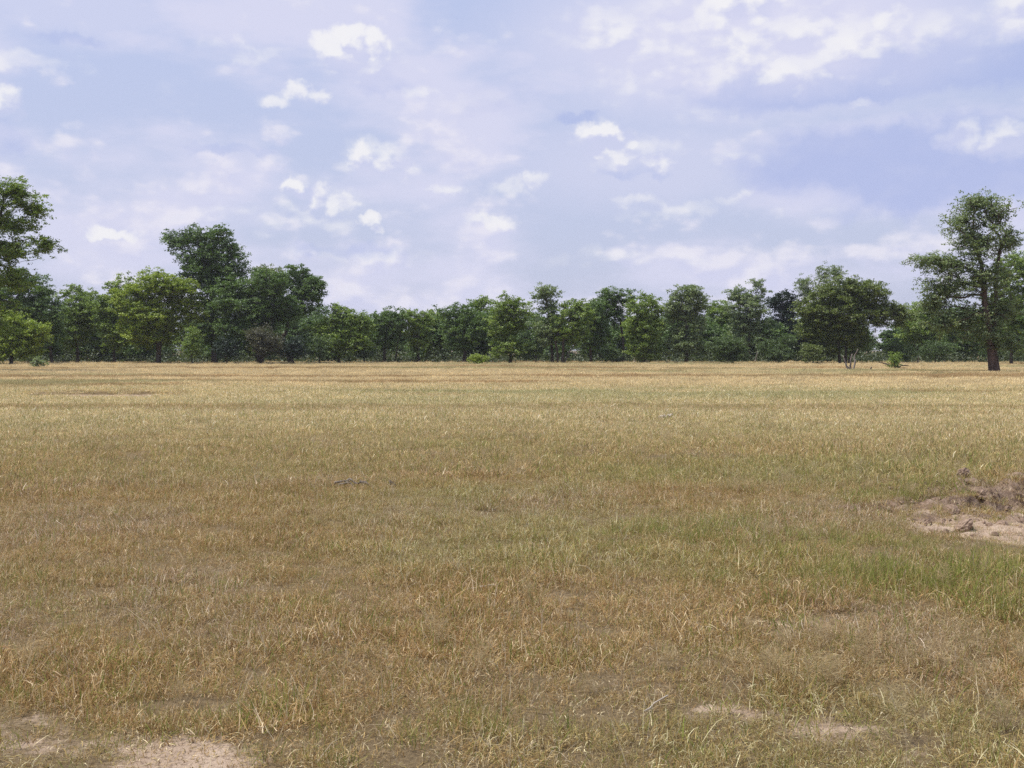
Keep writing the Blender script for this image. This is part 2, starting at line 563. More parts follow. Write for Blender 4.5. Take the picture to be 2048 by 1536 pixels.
# ------------------------------------------------------------------ grass: one object, tufts set out by geometry nodes
rng = np.random.default_rng(11)


def blades(n, rad, l0, l1, wd, bend, lean=0.5, up=1.0, curl=0.0):
    """n tapered bent blades -> verts, quads, tris"""
    rr = rad * np.sqrt(rng.random(n))
    th = rng.random(n) * 2 * math.pi
    base = np.stack([rr * np.cos(th), rr * np.sin(th), np.full(n, -0.012)], 1)
    L = rng.uniform(l0, l1, n) * rng.uniform(0.7, 1.15, n)
    ph = rng.random(n) * 2 * math.pi
    tilt = np.abs(rng.normal(0, lean, n))
    out = np.stack([np.cos(ph), np.sin(ph), np.zeros(n)], 1)
    d0 = out * np.sin(tilt)[:, None] + np.array([0, 0, 1.0]) * (np.cos(tilt) * up)[:, None]
    d0 /= np.linalg.norm(d0, axis=1)[:, None]
    b = rng.normal(bend, 0.45, n)
    ax = rng.random(n) * 2 * math.pi
    side = np.stack([np.cos(ax), np.sin(ax), np.zeros(n)], 1)
    W = wd * rng.uniform(0.6, 1.3, n)
    pts, dirs, p, d = [base], [d0], base, d0
    for s in range(3):
        d = d + (out * 0.55 - np.array([0, 0, 0.45])) * (b * (0.4 + 0.5 * s))[:, None]
        d = d + rng.normal(0, curl, (n, 3))
        d /= np.linalg.norm(d, axis=1)[:, None]
        p = p + d * (L / 3)[:, None]
        p[:, 2] = np.maximum(p[:, 2], 0.004)
        pts.append(p)
    v = []
    for s, wf in enumerate((0.8, 1.0, 0.75)):
        v += [pts[s] - side * (W * wf * 0.5)[:, None], pts[s] + side * (W * wf * 0.5)[:, None]]
    v.append(pts[3])
    V = np.stack(v, 1).reshape(-1, 3)
    o = np.arange(n)[:, None] * 7
    Q = np.concatenate([o + np.array([[0, 1, 3, 2]]), o + np.array([[2, 3, 5, 4]])])
    T = o + np.array([[4, 5, 6]])
    return V, Q, T


def join(*parts):
    V, Q, T, off, MI = [], [], [], 0, [[], []]
    for (v, qd, tr), mi in parts:
        V.append(v)
        Q.append(qd + off)
        T.append(tr + off)
        MI[0].append(np.full(len(qd), mi))
        MI[1].append(np.full(len(tr), mi))
        off += len(v)
    return np.concatenate(V), [np.concatenate(Q), np.concatenate(T)], np.concatenate(MI[0] + MI[1])


def stalks(n, rad, l0, l1, head=True):
    """long thin stalks carrying a pale feathery spike"""
    V, Q, T = blades(n, rad, l0, l1, 0.0022, 0.12, 0.38)
    if not head:
        return [((V, Q, T), 2)]
    P = V.reshape(-1, 7, 3)
    hv, hq, ht = [], [], []
    for i in range(n):
        a, b = P[i, 4], P[i, 6]
        dr = (b - a) / np.linalg.norm(b - a)
        ln = rng.uniform(0.04, 0.085)
        m = 34
        tt = rng.random(m)
        c = b + dr * (tt * ln)[:, None]
        rd = rng.normal(0, 1, (m, 3))
        rd -= (rd @ dr)[:, None] * dr
        rd /= np.linalg.norm(rd, axis=1)[:, None]
        tip = c + dr * 0.012 + rd * (0.008 * np.sin(np.pi * np.clip(tt, .08, .92)))[:, None]
        sd_ = np.cross(rd, dr) * 0.0012
        k0 = len(hv) * 3
        hv += list(np.stack([c - sd_, c + sd_, tip], 1))
        ht.append(np.arange(m * 3).reshape(-1, 3) + k0)
    HV = np.concatenate(hv).reshape(-1, 3)
    return [((V, Q, T), 2), ((HV, np.zeros((0, 4), int), np.concatenate(ht)), 2)]


def airy(n, hgt):
    """fine spreading seed heads that read as a pale mist over the grass"""
    parts = []
    V, Q, T = blades(5, 0.05, hgt * 0.8, hgt, 0.0016, 0.05, 0.35)
    parts.append(((V, Q, T), 3))
    tips = V.reshape(-1, 7, 3)[:, 4]
    hv, ht = [], []
    for tpt in tips:
        m = n
        dr = rng.normal(0, 1, (m, 3))
        dr[:, 2] = np.abs(dr[:, 2]) * 0.7
        dr /= np.linalg.norm(dr, axis=1)[:, None]
        st = tpt + dr * rng.uniform(0, 0.03, m)[:, None] + np.array([0, 0, 1]) * rng.uniform(-0.04, 0.06, m)[:, None]
        en = st + dr * rng.uniform(0.02, 0.07, m)[:, None]
        s_ = np.cross(dr, rng.normal(0, 1, (m, 3)))
        s_ /= np.linalg.norm(s_, axis=1)[:, None]
        s_ *= 0.0010
        hv.append(np.stack([st, en - s_, en + s_], 1).reshape(-1, 3))
    HV = np.concatenate(hv)
    ht = np.arange(len(HV)).reshape(-1, 3)
    parts.append(((HV, np.zeros((0, 4), int), ht), 3))
    return parts


tuft_col = bpy.data.collections.new('grass_tufts')
GM = [m_straw, m_green, m_plume, m_airy, m_far]
tufts = []


def tuft(parts):
    V, fl, mi = join(*parts)
    o = mesh_obj('grass_tuft.%03d' % len(tufts), V, fl, GM, mat_idx=mi, link=False)
    tuft_col.objects.link(o)
    tufts.append(o)


for i in range(8):      # 0-7 near, short dry turf with a few green blades
    tuft([(blades(74, .14, .04, .11, .0028, .55, .6, curl=.24), 0), (blades(8 + 3 * (i % 3), .12, .04, .11, .0032, .25, .5), 1), (blades(64, .16, .02, .07, .0030, 1.0, 1.15, curl=.4), 0), (blades(6, .14, .02, .055, .0050, .8, .9, curl=.3), 2)])
for i in range(2):      # 8-9 stalks with pale plumes
    tuft(stalks(3, .05, .16, .30) + [(blades(16, .06, .06, .16, .0035, .4, .5), 0)])
for i in range(2):      # 10-11 airy panicles
    tuft(airy(70, .20 + .04 * i))
for i in range(4):      # 12-15 middle distance
    tuft([(blades(60, .30, .05, .14, .0070, .55, .6, curl=.22), 0), (blades(90, .30, .05, .14, .0065, .55, .6, curl=.2), 4), (blades(16, .28, .07, .16, .008, .2, .4), 1)])
for i in range(3):      # 16-18 far
    tuft([(blades(330, .85, .10, .22, .017, .35, .45, curl=.1), 4), (blades(14, .8, .08, .18, .017, .2, .4), 1)])
for i in range(3):      # 19-21 upright fresh grass
    tuft([(blades(34, .11, .07, .20, .0034, .30, .38, curl=.10), 1), (blades(34, .12, .04, .13, .0036, .6, .6, curl=.25), 0)])
for i in range(3):      # 22-24 long curling straws, single pale blades
    tuft([(blades(5, .10, .12, .26, .0042, .75, .8, curl=.22), 2), (blades(7, .10, .08, .18, .004, .8, .7, curl=.2), 0)])
for i in range(2):      # 25-26 bare bent stalks
    tuft(stalks(4, .08, .20, .42, head=False))
for i in range(2):      # 27-28 sparse tuft for the sandy places
    tuft([(blades(14, .06, .04, .12, .0036, .3, .4, curl=.1), 1), (blades(14, .09, .03, .10, .0036, .6, .7, curl=.2), 0)])


for i in range(2):      # 29-30 flat broken litter
    tuft([(blades(26, .16, .015, .06, .0036, .5, 1.45, curl=.35), 0), (blades(5, .16, .02, .05, .005, .5, 1.45, curl=.3), 2)])
for i in range(2):      # 31-32 taller rank grass at the wood's edge
    tuft([(blades(150, .5, .25, .75, .016, .3, .35, curl=.08), 4), (blades(40, .5, .2, .5, .02, .3, .4), 1)])


def wedge(d0, d1, dens, half=0.70):
    area = half * (d1 * d1 - d0 * d0)
    n = int(area * dens)
    d = np.sqrt(rng.uniform(d0 * d0, d1 * d1, n))
    a = rng.uniform(-half, half, n)
    return d * np.sin(a), d * np.cos(a)


gx_, gy_ = gxy(1880, 1130)


def green_map(x, y):
    n_ = sstep(.35, .65, fbm(x, y, .9, .7, seed=21))
    g1 = np.exp(-(((x - 3.2) / 1.25) ** 2 + ((y - 8.1) / 1.15) ** 2)) * 1.35
    g2 = np.exp(-(((x - 2.2) / 1.0) ** 2 + ((y - 9.7) / .8) ** 2)) * 0.7
    g3 = np.exp(-(((x - 4.5) / 0.5) ** 2 + ((y - 11.9) / 0.5) ** 2)) * 1.0
    g4 = np.exp(-(((x + 2.0) / 1.0) ** 2 + ((y - 6.9) / 0.7) ** 2)) * 0.20
    big = sstep(0.55, 0.75, fbm(x, y, 9, 5, seed=23)) * 0.10 * (y < 45)
    near = 0.16 * sstep(5.6, 4.6, y) * (np.abs(x + 1.1) < 1.3)
    return np.clip((g1 + g2 + g3 + g4) * (0.25 + .75 * n_) + big + near, 0, 1)


def tint_map(x, y):
    d = np.hypot(x, y)
    A = np.array
    rust, brown, straw, pale, olive, mauve = A([.40, .27, .125]), A([.395, .30, .145]), A([.465, .375, .19]), A([.58, .485, .285]), A([.35, .32, .135]), A([.42, .31, .20])
    n1 = fbm(x, y, 2.2, 1.7, seed=41)
    n2 = fbm(x, y, 7, 4.5, seed=42)
    n3 = fbm(x, y, 1.1, seed=43)
    c = brown[None] * np.ones((len(x), 1))

    def mx(c, o, f):
        return c + (o[None] - c) * np.clip(f, 0, 1)[:, None]
    c = mx(c, straw, sstep(10, 26, d) * 0.75 + (n2 - 0.5) * 0.5)
    c = mx(c, rust, sstep(0.46, 0.74, n1) * 0.62 * sstep(30, 14, d))
    c = mx(c, rust, sstep(10, 5.5, d) * .35)
    c = mx(c, mauve, sstep(0.52, 0.75, n3) * 0.55 * sstep(20, 10, d))
    c = mx(c, olive, sstep(0.52, 0.7, fbm(x, y, 5, 3, seed=44)) * 0.5 * sstep(60, 22, d))
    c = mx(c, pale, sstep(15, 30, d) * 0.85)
    st = fbm(x, y, 26, 6.0, seed=45)
    c = mx(c, A([.36, .255, .13]), sstep(0.55, 0.63, st) * 0.9 * sstep(24, 36, d))
    st2 = fbm(x, y, 22, 6.0, seed=46)
    c = mx(c, A([.34, .33, .17]), sstep(0.56, 0.72, st2) * 0.7 * sstep(26, 45, d))
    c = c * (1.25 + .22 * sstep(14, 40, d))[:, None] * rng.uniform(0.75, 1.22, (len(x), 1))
    return c


pts = {'x': [], 'y': [], 'i': [], 's': [], 'lean': []}


def put(x, y, i, s, lean=0.08):
    for kk, v in zip(('x', 'y', 'i', 's', 'lean'), (x, y, i, s, np.full(len(x), lean))):
        pts[kk].append(v)


# near turf
x, y = wedge(2.6, 17, 120)
d = np.hypot(x, y)
b = bare(x, y)
gm = green_map(x, y)
keep = (rng.random(len(x)) > np.clip(b * .97 - .25 * (y > 10.6) * (x > 3.2) - .12 * (x > 3.2) * (y > 8.4), 0, .95)) & (rng.random(len(x)) < sstep(17, 13, d) + 0.05) & (rng.random(len(x)) < 0.35 + 1.15 * fbm(x, y, .38, seed=50))
x, y, gm, b = x[keep], y[keep], gm[keep], b[keep]
i = rng.integers(0, 8, len(x))
isg = rng.random(len(x)) < gm * 0.9
i = np.where(isg, rng.integers(19, 22, len(x)), i)
b = np.where((y > 10.9) & (x > 3.2), .1, b)
i = np.where((b > 0.45) & (rng.random(len(x)) < 0.8), rng.integers(27, 29, len(x)), i)
hgt = 0.45 + 0.6 * fbm(x, y, 1.3, seed=51) + .6 * sstep(.45, .75, fbm(x, y, .35, seed=55))
hgt = hgt * (1 - .45 * np.exp(-(((x - 4.6) / 1.5) ** 2 + ((y - 8.9) / .55) ** 2)) + .3 * np.exp(-(((x - 3.2) / 1.4) ** 2 + ((y - 7.5) / .8) ** 2)))
put(x, y, i, rng.uniform(0.75, 1.25, len(x)) * hgt, 0.16)
# odds and ends standing above it
for dens, lo, hi, dmax, keepf, lim in ((3.2, 8, 10, 30, .9, .5), (1.5, 22, 25, 20, .6, .6), (1.3, 25, 27, 24, .6, .6)):
    x, y = wedge(2.8, dmax, dens)
    kp = (bare(x, y) < lim) & (rng.random(len(x)) < 0.3 + sstep(.4, .65, fbm(x, y, 3, seed=60 + lo)))
    x, y = x[kp], y[kp]
    put(x, y, rng.integers(lo, hi, len(x)), rng.uniform(.7, 1.15, len(x)), 0.22)
x, y = wedge(2.8, 20, 8)
af = np.exp(-(((x - 1.6) / 1.1) ** 2 + ((y - 5.4) / .7) ** 2)) + .9 * np.exp(-(((x + 1.9) / .6) ** 2 + ((y - 4.9) / .5) ** 2)) + .12 * sstep(.5, .7, fbm(x, y, 2, seed=70))
kp = (rng.random(len(x)) < af) & (bare(x, y) < .8)
x, y = x[kp], y[kp]
put(x, y, rng.integers(10, 12, len(x)), rng.uniform(.7, 1.2, len(x)), .2)
x, y = wedge(2.8, 14, 75)
b = bare(x, y)
kp = rng.random(len(x)) < np.where(b > .12, .85, .55)
x, y = x[kp], y[kp]
put(x, y, rng.integers(29, 31, len(x)), rng.uniform(.6, 1.2, len(x)), .05)
x, y = wedge(112, 150, 1.2)
kp = rng.random(len(x)) < sstep(112, 128, np.hypot(x, y)) * sstep(.42, .7, fbm(x, y, 6, 5, seed=66)) * .8
x, y = x[kp], y[kp]
put(x, y, rng.integers(31, 33, len(x)), rng.uniform(.25, .7, len(x)), .06)
# middle distance
x, y = wedge(12.5, 58, 24)
d = np.hypot(x, y)
keep = (rng.random(len(x)) > bare(x, y) * 1.1) & (rng.random(len(x)) < sstep(12.5, 15.5, d) * sstep(58, 44, d) + .02)
x, y = x[keep], y[keep]
put(x, y, rng.integers(12, 16, len(x)), rng.uniform(.75, 1.25, len(x)) * (0.6 + .8 * fbm(x, y, 3, 2, seed=52)), .12)
# far
x, y = wedge(44, 200, 1.9)
d = np.hypot(x, y)
keep = (rng.random(len(x)) < sstep(44, 54, d)) & (rng.random(len(x)) > bare(x, y))
x, y = x[keep], y[keep]
put(x, y, rng.integers(16, 19, len(x)), rng.uniform(.7, 1.1, len(x)) * (0.55 + .7 * fbm(x, y, 12, 5, seed=53)), .06)

px_, py_, ii, ss, ln = (np.concatenate(pts[kk]) for kk in ('x', 'y', 'i', 's', 'lean'))
N = len(px_)
me = bpy.data.meshes.new('grass')
me.vertices.add(N)
me.vertices.foreach_set('co', np.stack([px_, py_, height(px_, py_)], 1).astype(np.float32).ravel())
rot = np.stack([rng.normal(0, 1, N) * ln, rng.normal(0, 1, N) * ln, rng.random(N) * 6.283], 1)
for an, tp, arr, fld in (('rot', 'FLOAT_VECTOR', rot, 'vector'), ('size', 'FLOAT', ss, 'value'), ('pick', 'INT', ii, 'value')):
    a = me.attributes.new(an, tp, 'POINT')
    a.data.foreach_set(fld, np.ascontiguousarray(arr, np.int32 if tp == 'INT' else np.float32).ravel())
tn = np.ones((N, 4), np.float32)
tn[:, :3] = tint_map(px_, py_)
a = me.attributes.new('tint', 'FLOAT_COLOR', 'POINT')
a.data.foreach_set('color', tn.ravel())
for m in GM:
    me.materials.append(m)
grass = bpy.data.objects.new('grass', me)
COL.objects.link(grass)
tag(grass, 'short dry straw coloured savanna grass covering the whole plain', 'grass', kind='stuff')
gn = bpy.data.node_groups.new('grass_tufts', 'GeometryNodeTree')
gn.interface.new_socket('Geometry', in_out='INPUT', socket_type='NodeSocketGeometry')
gn.interface.new_socket('Geometry', in_out='OUTPUT', socket_type='NodeSocketGeometry')
t = NT(gn)
gi, go = t.n('NodeGroupInput'), t.n('NodeGroupOutput')
ci = t.n('GeometryNodeCollectionInfo')
ci.inputs['Collection'].default_value = tuft_col
ci.inputs['Separate Children'].default_value = True
ci.inputs['Reset Children'].default_value = True


def named(nm, tp):
    nd = t.n('GeometryNodeInputNamedAttribute', data_type=tp)
    nd.inputs['Name'].default_value = nm
    return nd.outputs['Attribute']


iop = t.n('GeometryNodeInstanceOnPoints')
iop.inputs['Pick Instance'].default_value = True
er = t.n('FunctionNodeEulerToRotation')
t.l(named('rot', 'FLOAT_VECTOR'), er.inputs[0])
t.l(gi.outputs[0], iop.inputs['Points'])
t.l(ci.outputs[0], iop.inputs['Instance'])
t.l(named('pick', 'INT'), iop.inputs['Instance Index'])
t.l(er.outputs[0], iop.inputs['Rotation'])
t.l(named('size', 'FLOAT'), iop.inputs['Scale'])
t.l(iop.outputs[0], go.inputs[0])
md = grass.modifiers.new('tufts', 'NODES')
md.node_group = gn
print('grass tufts', N)


# ------------------------------------------------------------------ trees
def tubes(segs, sides=6):
    """segs: list of (p0, p1, r0, r1) -> verts, quads"""
    S = len(segs)
    p0 = np.array([s[0] for s in segs])
    p1 = np.array([s[1] for s in segs])
    r0 = np.array([s[2] for s in segs])
    r1 = np.array([s[3] for s in segs])
    d = p1 - p0
    d /= np.maximum(np.linalg.norm(d, axis=1), 1e-6)[:, None]
    ref = np.where(np.abs(d[:, 2:3]) > 0.9, np.array([[1.0, 0, 0]]), np.array([[0, 0, 1.0]]))
    u = np.cross(d, ref)
    u /= np.linalg.norm(u, axis=1)[:, None]
    v = np.cross(d, u)
    V = np.zeros((S, 2, sides, 3))
    for kx in range(sides):
        a = 2 * math.pi * kx / sides
        o = u * math.cos(a) + v * math.sin(a)
        V[:, 0, kx] = p0 + o * r0[:, None]
        V[:, 1, kx] = p1 + o * r1[:, None]
    base = np.arange(S)[:, None] * 2 * sides
    Q = []
    for kx in range(sides):
        k2 = (kx + 1) % sides
        Q.append(base + np.array([[kx, k2, sides + k2, sides + kx]]))
    return V.reshape(-1, 3), np.concatenate(Q)


def leaf_cards(C, size, rg, flat=0.6, aspect=0.55):
    """one small diamond leaf spray at each point of C"""
    n = len(C)
    nr = rg.normal(0, 1, (n, 3))
    nr[:, 2] = np.abs(nr[:, 2]) + flat
    nr /= np.linalg.norm(nr, axis=1)[:, None]
    t_ = np.cross(nr, rg.normal(0, 1, (n, 3)))
    t_ /= np.linalg.norm(t_, axis=1)[:, None]
    b_ = np.cross(nr, t_)
    L = size * rg.uniform(0.6, 1.35, n)[:, None]
    V = np.stack([C - t_ * L, C - b_ * L * aspect - nr * L * .12, C + t_ * L, C + b_ * L * aspect - nr * L * .12], 1).reshape(-1, 3)
    return V, np.arange(4 * n).reshape(-1, 4)


def grow(lobes, stems, rg, base_r, clump=0.55, per=110, leaf=0.10, dens=1.0, shell=0.5, flat=0.5, droop=0.0, gap=0.25):
    """lobes: (x, y, z, rx, ry, rz) in metres about the tree's base. Returns branch segments, leaf points, spray value."""
    C = []
    for (x, y, z, rx, ry, rz) in lobes:
        n = max(5, int(dens * 4.4 * (rx * ry + rx * rz + ry * rz) / (3 * clump * clump)))
        v = rg.normal(0, 1, (n, 3))
        v /= np.linalg.norm(v, axis=1)[:, None]
        r = rg.random(n) ** (1 / (1 + 2.6 * shell * 2)) * rg.uniform(0.72, 1.06, n)
        c = np.array([x, y, z]) + v * r[:, None] * np.array([rx, ry, rz])
        C.append(c)
    C = np.concatenate(C)
    keep = rg.random(len(C)) > gap * .8
    C = C[keep]
    C = C[C[:, 2] > 0.25]
    nodes, par, plen, segn = [], [], [], []
    for st in stems:
        prev = None
        st = [np.array(p, float) for p in st]
        for a_, b_ in zip(st[:-1], st[1:]):
            m = max(1, int(np.linalg.norm(b_ - a_) / 0.6))
            for s in range(m + (1 if prev is None else 0)):
                tt = s / m if prev is None else (s + 1) / m
                p = a_ + (b_ - a_) * tt
                if prev is not None:
                    p = p + rg.normal(0, 0.035, 3) * np.array([1, 1, .3])
                nodes.append(p)
                par.append(-1 if prev is None else prev)
                plen.append(0 if prev is None else plen[prev] + 0.6)
                prev = len(nodes) - 1
    top = np.mean([st[-1] for st in stems], 0)
    order = np.argsort(np.linalg.norm(C - top, axis=1))
    low = min(0.45, 0.25 * C[:, 2].max())
    for ci_ in order:
        c = C[ci_]
        Nn = np.array(nodes)
        dd = np.linalg.norm(Nn - c, axis=1)
        cost = dd + 0.9 * np.maximum(0, Nn[:, 2] - c[2] + 0.1 * dd) + 0.12 * np.array(plen) + 20 * (Nn[:, 2] < low)
        j = int(np.argmin(cost))
        a_, ln_ = Nn[j], dd[j]
        m = max(1, int(ln_ / 0.55))
        prev = j
        for s in range(1, m + 1):
            tt = s / m
            p = a_ + (c - a_) * tt + np.array([0, 0, 1]) * math.sin(math.pi * tt) * 0.10 * ln_
            if s < m:
                p = p + rg.normal(0, 0.06 * min(ln_, 2), 3)
            nodes.append(p)
            par.append(prev)
            plen.append(plen[prev] + ln_ / m)
            prev = len(nodes) - 1
    Nn = np.array(nodes)
    n = len(Nn)
    pw = np.zeros(n)
    has = np.zeros(n, bool)
    for i_ in range(n):
        if par[i_] >= 0:
            has[par[i_]] = True
    pw[~has] = 1.0
    for i_ in range(n - 1, -1, -1):
        if par[i_] >= 0:
            pw[par[i_]] += pw[i_]
    rad = pw ** 0.46
    nst = len(stems)
    rad = rad / rad.max() * base_r
    rad = np.maximum(rad, 0.010)
    segs = []
    for i_ in range(n):
        if par[i_] >= 0:
            j = par[i_]
            r0 = min(rad[j], rad[i_] * 1.35 + 0.004)
            fl = lambda z: 1 + .55 * math.exp(-max(z, 0) / .9) if base_r > .19 else 1 + .3 * math.exp(-max(z, 0) / .5)
            if Nn[i_][2] < 3 and rad[i_] > .35 * base_r:
                segs.append((Nn[j], Nn[i_], rad[j] * fl(Nn[j][2]), rad[i_] * fl(Nn[i_][2])))
                continue
            segs.append((Nn[j], Nn[i_], r0, rad[i_]))
    # leaves: round every clump centre and along its last twig, in flattened sprays
    k_ = per
    sub = 4
    cc = np.repeat(C, sub, 0) + rg.normal(0, 1, (len(C) * sub, 3)) * np.array([clump * .75, clump * .75, clump * .6])
    sv = rg.random(len(cc)) * 0.65 + np.repeat(rg.random(len(C)), sub) * 0.35
    m = max(3, k_ // sub)
    off = rg.normal(0, 1, (len(cc) * m, 3)) * np.array([clump * .36, clump * .36, clump * .18])
    Lp = np.repeat(cc, m, 0) + off
    Lp[:, 2] -= droop * np.hypot(off[:, 0], off[:, 1])
    sp_ = np.repeat(sv, m)
    ok = Lp[:, 2] > 0.08
    return segs, Lp[ok], sp_[ok]


def tree_parts(name, loc, segs, Lp, sp_, leafmat, bark, leaf, rg, flat, sides=7):
    root = empty(name, loc)
    V, Q = tubes(segs, sides)
    mesh_obj('trunk', V, [Q], bark, parent=root, smooth=True)
    V, Q = leaf_cards(Lp, leaf, rg, flat)
    mesh_obj('crown' if 'tree' in name else 'foliage', V, [Q], leafmat, parent=root, attrs={'spray': np.repeat(sp_, 4)})
    return root


def make_tree(seed, name, label, cat, group, base, d, lobes_px, leafmat, stems_px=None, bark=None, base_r=0.16, depth=0.85, leaf=0.125, **kw):
    rg = np.random.default_rng(seed)
    bx = (base - 1024) / F * d
    z0 = hz(bx, d) - 0.06

    def loc(px, py, yy=0.0):
        return ((px - base) / F * d, yy, EYE - (py - HOR) / F * d - z0)
    lobes = []
    for px, py, rx, ry in lobes_px:
        X_, _, Z_ = loc(px, py)
        a, b = rx / F * d, ry / F * d
        cl = kw.get('clump', .55)
        a, b = max(0.35, a - cl * .42), max(0.3, b - cl * .30)
        lobes.append((X_, rg.normal(0, 0.12) * a, Z_, a, max(a, b) * depth if a < 2.5 * b else a * depth, b))
    if stems_px is None:
        cx = np.mean([l[0] for l in lobes])
        zb = min(l[2] - l[5] for l in lobes)
        zt = max(l[2] for l in lobes)
        f0 = max(zb + 0.3, 0.45 * zt)
        stems = [[(0, 0, 0), (rg.normal(0, .08) + cx * .1, rg.normal(0, .1), f0 * .5), (cx * .45 + rg.normal(0, .15), rg.normal(0, .2), f0),
                  (cx * .8 + rg.normal(0, .2), rg.normal(0, .25), f0 + (zt - f0) * .6)]]
    else:
        stems = []
        for st in stems_px:
            stems.append([(0, 0, 0) if i_ == 0 and len(stems_px) == 1 else (*loc(p[0], p[1])[:1], rg.normal(0, .12) * (i_ > 0), 0.0 if i_ == 0 else loc(p[0], p[1])[2]) for i_, p in enumerate(st)])
    segs, Lp, sp_ = grow(lobes, stems, rg, base_r, leaf=leaf, **kw)
    root = tree_parts(name, (bx, d, z0), segs, Lp, sp_, LEAF[leafmat], bark or BARK, leaf, rg, kw.get('flat', .5))
    return tag(root, label, cat, group)


